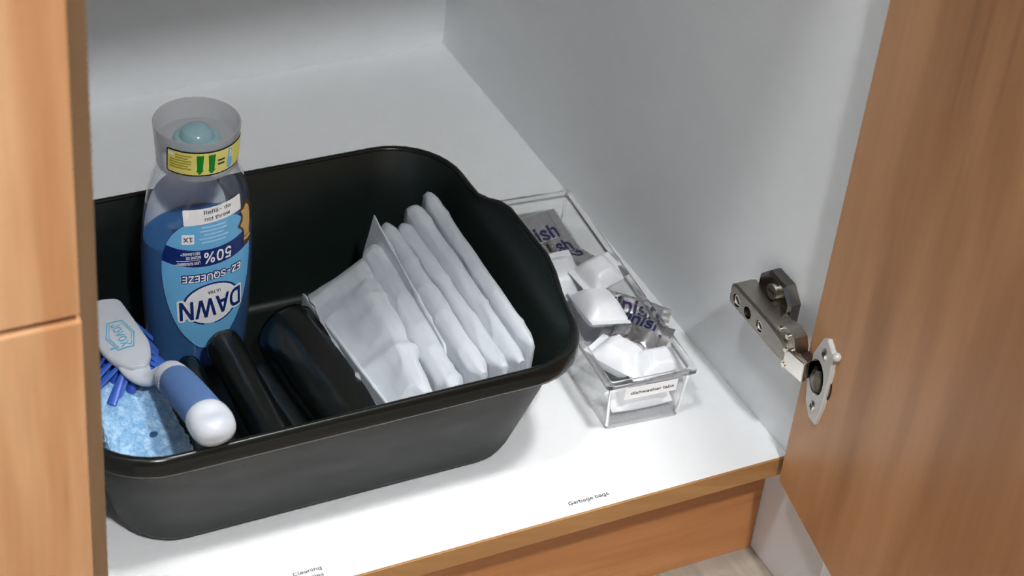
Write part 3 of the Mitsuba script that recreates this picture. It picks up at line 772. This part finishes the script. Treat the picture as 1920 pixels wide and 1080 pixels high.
for i in range(11):
    for j in range(5):
        q = i / 10
        p = hcs(1.0 + 5.6 * q)
        w = float(hws(1.0 + 5.6 * q)) * 0.86
        off = (j - 2) / 2
        a = p + [w * off, 0, -0.004]
        dirv = np.array([0.55 * off + 0.08 * rng.standard_normal(), 0.45 * (q - 0.35) + 0.10 * rng.standard_normal(), -1.0]); dirv /= np.linalg.norm(dirv)
        L = 0.034 + 0.004 * rng.random()
        b = a + dirv * L
        b[2] = max(b[2], 0.0745 if b[1] < 0.162 else 0.03)
        b[0] = max(b[0], -0.469)
        tufts.append(tube([a, (a + b) / 2, b], [0.0018, 0.0030, 0.0036], 8, 0.5))
        add('bristle_tuft', tufts[-1], 'bristle_blue', br, smooth=60, label='blue bristle tuft' if not (i or j) else None)

# ------------------------------------------------------------------ the clear bin
BM = rot((0, 0, 1), -4.0); BM[:3, 3] = (-0.0745, 0.1765, 0.0)


def bin_loop(hx, hy, z, r=0.003):
    p = rrect(hx, hy, r, 4, 3)
    return np.stack([p[:, 0], p[:, 1], np.full(len(p), z)], 1)


hb = 0.0455
o = loft([bin_loop(0.0285, 0.1090, 0.0), bin_loop(0.0290, 0.1095, 0.0006), bin_loop(0.0325, 0.1125, hb - 0.004), bin_loop(0.0352, 0.1150, hb - 0.0032), bin_loop(0.0352, 0.1150, hb)])
i_ = loft([bin_loop(0.0262, 0.1066, 0.0026, 0.002), bin_loop(0.0300, 0.1100, hb - 0.003, 0.002), bin_loop(0.0306, 0.1106, hb + 0.002, 0.002)])
shellm = to_manifold(o) - to_manifold(i_)
keep = m3.Manifold.cube([0.2, 0.4, 0.3], True)
bk = thing('clear_bin', 'clear acrylic bin of wrapped dishwasher tabs beside the black dish pan', 'storage bin')
rim_zone = mbox((-0.1, -0.2, hb - 0.0033), (0.1, 0.2, hb + 0.01))
base_zone = mbox((-0.1, -0.2, -0.01), (0.1, 0.2, 0.0026))
add('walls', moved(from_manifold(shellm - rim_zone - base_zone), BM), 'acrylic_sheet', bk, smooth=30, label='thin clear bin walls')
add('rim', moved(from_manifold(shellm ^ rim_zone), BM), 'acrylic', bk, smooth=30, label='thick clear bin rim')
add('base', moved(from_manifold(shellm ^ base_zone), BM), 'acrylic_sheet', bk, smooth=30, label='clear bin floor')
for sx in (-1, 1):
    for sy in (-1, 1):
        add('corner_post', moved(tube([(sx * 0.0276, sy * 0.1080, 0.003), (sx * 0.0305, sy * 0.1108, hb - 0.0045)], [0.0013, 0.0013], 10), BM), 'acrylic', bk, smooth=60)
fs = tri2d(sbox(-0.0205, -0.0056, 0.0205, 0.0056).buffer(-0.0006).buffer(0.0006), 0.0001)
FT = math.atan2(0.0030, hb)
FM = BM @ frame((0.0015, -0.1118, 0.0330), (1, 0, 0), (0, -0.07, 1))
sl = add('sticker', moved(fs, FM), 'sticker_white', bk, label='white sticker reading dishwasher tabs')
add('lettering', moved(moved(text('dishwasher tabs', 0.0027, 0.0001, True, width=0.034), t=(0.001, -0.0005, 0.00012)), FM), 'print_grey', sl)


# ------------------------------------------------------------------ wrapped dishwasher tabs
def tab(at, L, W, H, yaw, pitch, rollv, mat, label, seed, word=None, wpos=(0, 0), wsize=0.008, wrot=0.0, fin=0.007, bump=0.0008, back=None):
    """A pillow wrapper: a raised rounded block with flat crimped ends."""
    nu, nv = 44, 30
    u = np.linspace(-1, 1, nu); w = np.linspace(-1, 1, nv)
    U, V = np.meshgrid(u, w, indexing='ij')
    lx = L / 2 + fin
    X = U * lx; Y = V * W / 2 * (1 - 0.10 * np.clip((np.abs(U) * lx - L / 2 * 0.8) / (L * 0.3), 0, 1) * (1 - 0.5 * np.abs(V)))
    bu = np.clip((L / 2 - np.abs(X)) / (L * (0.34 if mat == 'wrap_white' else 0.22)), 0, 1); bu = np.sin(bu * np.pi / 2) ** 0.8
    bv = np.clip((1 - np.abs(V)) / (0.62 if mat == 'wrap_white' else 0.36), 0, 1); bv = np.sin(bv * np.pi / 2) ** 0.75
    base = bu * bv
    if mat == 'wrap_foil':
        bump = bump * 1.7
    q = np.stack([X, Y, 0 * X], -1) * 170
    wr = (meshkit.fbm(q + 3.1 * seed, 3, seed) - 0.5) + 0.8 * (1 - np.abs(meshkit.noise(np.stack([X * 60, Y * 420, X * 0], -1) + seed, seed + 3) * 2 - 1)) * (1 - bu)
    top = base * H / 2 + bump * wr * (0.4 + base) + 0.0003
    bot_ = -base * H / 2 - 0.0003 + bump * 0.6 * wr * (1 - base)
    top = np.maximum(top, bot_ + 0.0004)
    v = np.concatenate([np.stack([X, Y, top], -1).reshape(-1, 3), np.stack([X, Y, bot_], -1).reshape(-1, 3)])
    n = nu * nv
    ii, jj = np.meshgrid(np.arange(nu - 1), np.arange(nv - 1), indexing='ij')
    a, b, c, d = (ii * nv + jj).ravel(), ((ii + 1) * nv + jj).ravel(), ((ii + 1) * nv + jj + 1).ravel(), (ii * nv + jj + 1).ravel()
    f = [np.stack([a, b, c], 1), np.stack([a, c, d], 1), np.stack([a, c, b], 1) + n, np.stack([a, d, c], 1) + n]
    ring = [i * nv for i in range(nu)] + [(nu - 1) * nv + j for j in range(1, nv)] + [i * nv + nv - 1 for i in range(nu - 2, -1, -1)] + [j for j in range(nv - 2, 0, -1)]
    r0 = np.array(ring); r1 = np.roll(r0, -1)
    f += [np.stack([r0, r0 + n, r1 + n], 1), np.stack([r0, r1 + n, r1], 1)]
    m = mesh(v, np.vstack(f))
    M = rot((0, 0, 1), yaw) @ rot((1, 0, 0), rollv) @ rot((0, 1, 0), pitch)
    M[:3, 3] = at
    k = thing('detergent_tab', label, 'dishwasher tab')
    add('wrapper', moved(m, M), mat, k, smooth=50 if mat == 'wrap_white' else 24)
    if word:
        tm = fine(moved(moved(text(word, wsize, 0.0001, True), rot((0, 0, 1), wrot)), t=(wpos[0], wpos[1], 0)), 0.003)
        tv = np.array(tm.vertices)
        from scipy.interpolate import RegularGridInterpolator
        vv = np.clip(tv[:, 1] / (W / 2), -1, 1)
        uu = np.clip(tv[:, 0] / lx, -1, 1)
        hz = RegularGridInterpolator((u, w), top)(np.stack([uu, vv], 1))
        tv = np.stack([np.clip(tv[:, 0], -lx, lx), np.clip(tv[:, 1], -W / 2, W / 2), hz + 0.0003 + tv[:, 2]], 1)
        add('lettering', moved(mesh(tv, tm.faces), M), 'print_navy', k, label='navy lettering')
    return k


tab((-0.0770, 0.2580, 0.0330), 0.042, 0.034, 0.017, 8, 0, 22, 'wrap_foil', 'silver foil tab reading finish at the far end of the clear bin', 1, 'finish', (-0.005, -0.006), 0.0115, 2)
tab((-0.0820, 0.2310, 0.0200), 0.038, 0.028, 0.014, 8, 0, 10, 'wrap_white', 'white wrapped tab half under the far silver foil tab', 2)
tab((-0.0650, 0.2370, 0.0310), 0.024, 0.018, 0.010, 10, 12, 14, 'wrap_foil', 'small crumpled silver tab with navy print right of the far foil tab', 3, 'sh', (0, -0.001), 0.0110, 0)
tab((-0.0830, 0.2060, 0.0310), 0.036, 0.034, 0.022, 80, -8, -8, 'wrap_white', 'big white wrapped tab beside the pan rim with its end torn', 4)
tab((-0.0560, 0.2200, 0.0300), 0.034, 0.028, 0.008, 100, 10, 10, 'wrap_foil', 'flat silver tab with a curled navy letter behind the upper white tab', 5, 'G', (0.008, 0), 0.0130, -90)
tab((-0.0600, 0.1860, 0.0430), 0.028, 0.028, 0.021, 12, -8, 10, 'wrap_white', 'white wrapped tab on top of the pile in the middle of the bin', 6, fin=0.005)
tab((-0.0745, 0.1570, 0.0360), 0.042, 0.032, 0.022, 82, 10, 6, 'wrap_white', 'tall white wrapped tab leaning below the topmost white tab', 7, fin=0.005)
tab((-0.0470, 0.1490, 0.0270), 0.038, 0.030, 0.012, -38, 12, 22, 'wrap_foil', 'silver tab lying against the right bin wall with navy print', 8, 'finish', (-0.003, 0.003), 0.0115, 0)
tab((-0.0590, 0.1260, 0.0290), 0.036, 0.032, 0.017, -52, -6, 14, 'wrap_foil', 'folded shiny silver tab in the near half of the bin', 9, 'finish', (0.002, 0.008), 0.0095, 0)
tab((-0.0810, 0.1110, 0.0270), 0.034, 0.032, 0.022, -58, 4, -6, 'wrap_white', 'white wrapped tab against the left bin wall near the front', 10, fin=0.005)
tab((-0.0590, 0.0935, 0.0270), 0.036, 0.026, 0.020, -4, 0, 10, 'wrap_white', 'white wrapped tab on top at the near end of the bin', 11)
tab((-0.0780, 0.0830, 0.0105), 0.034, 0.018, 0.015, -4, 0, 20, 'wrap_white', 'white wrapped tab on the bin floor behind the front wall', 12)
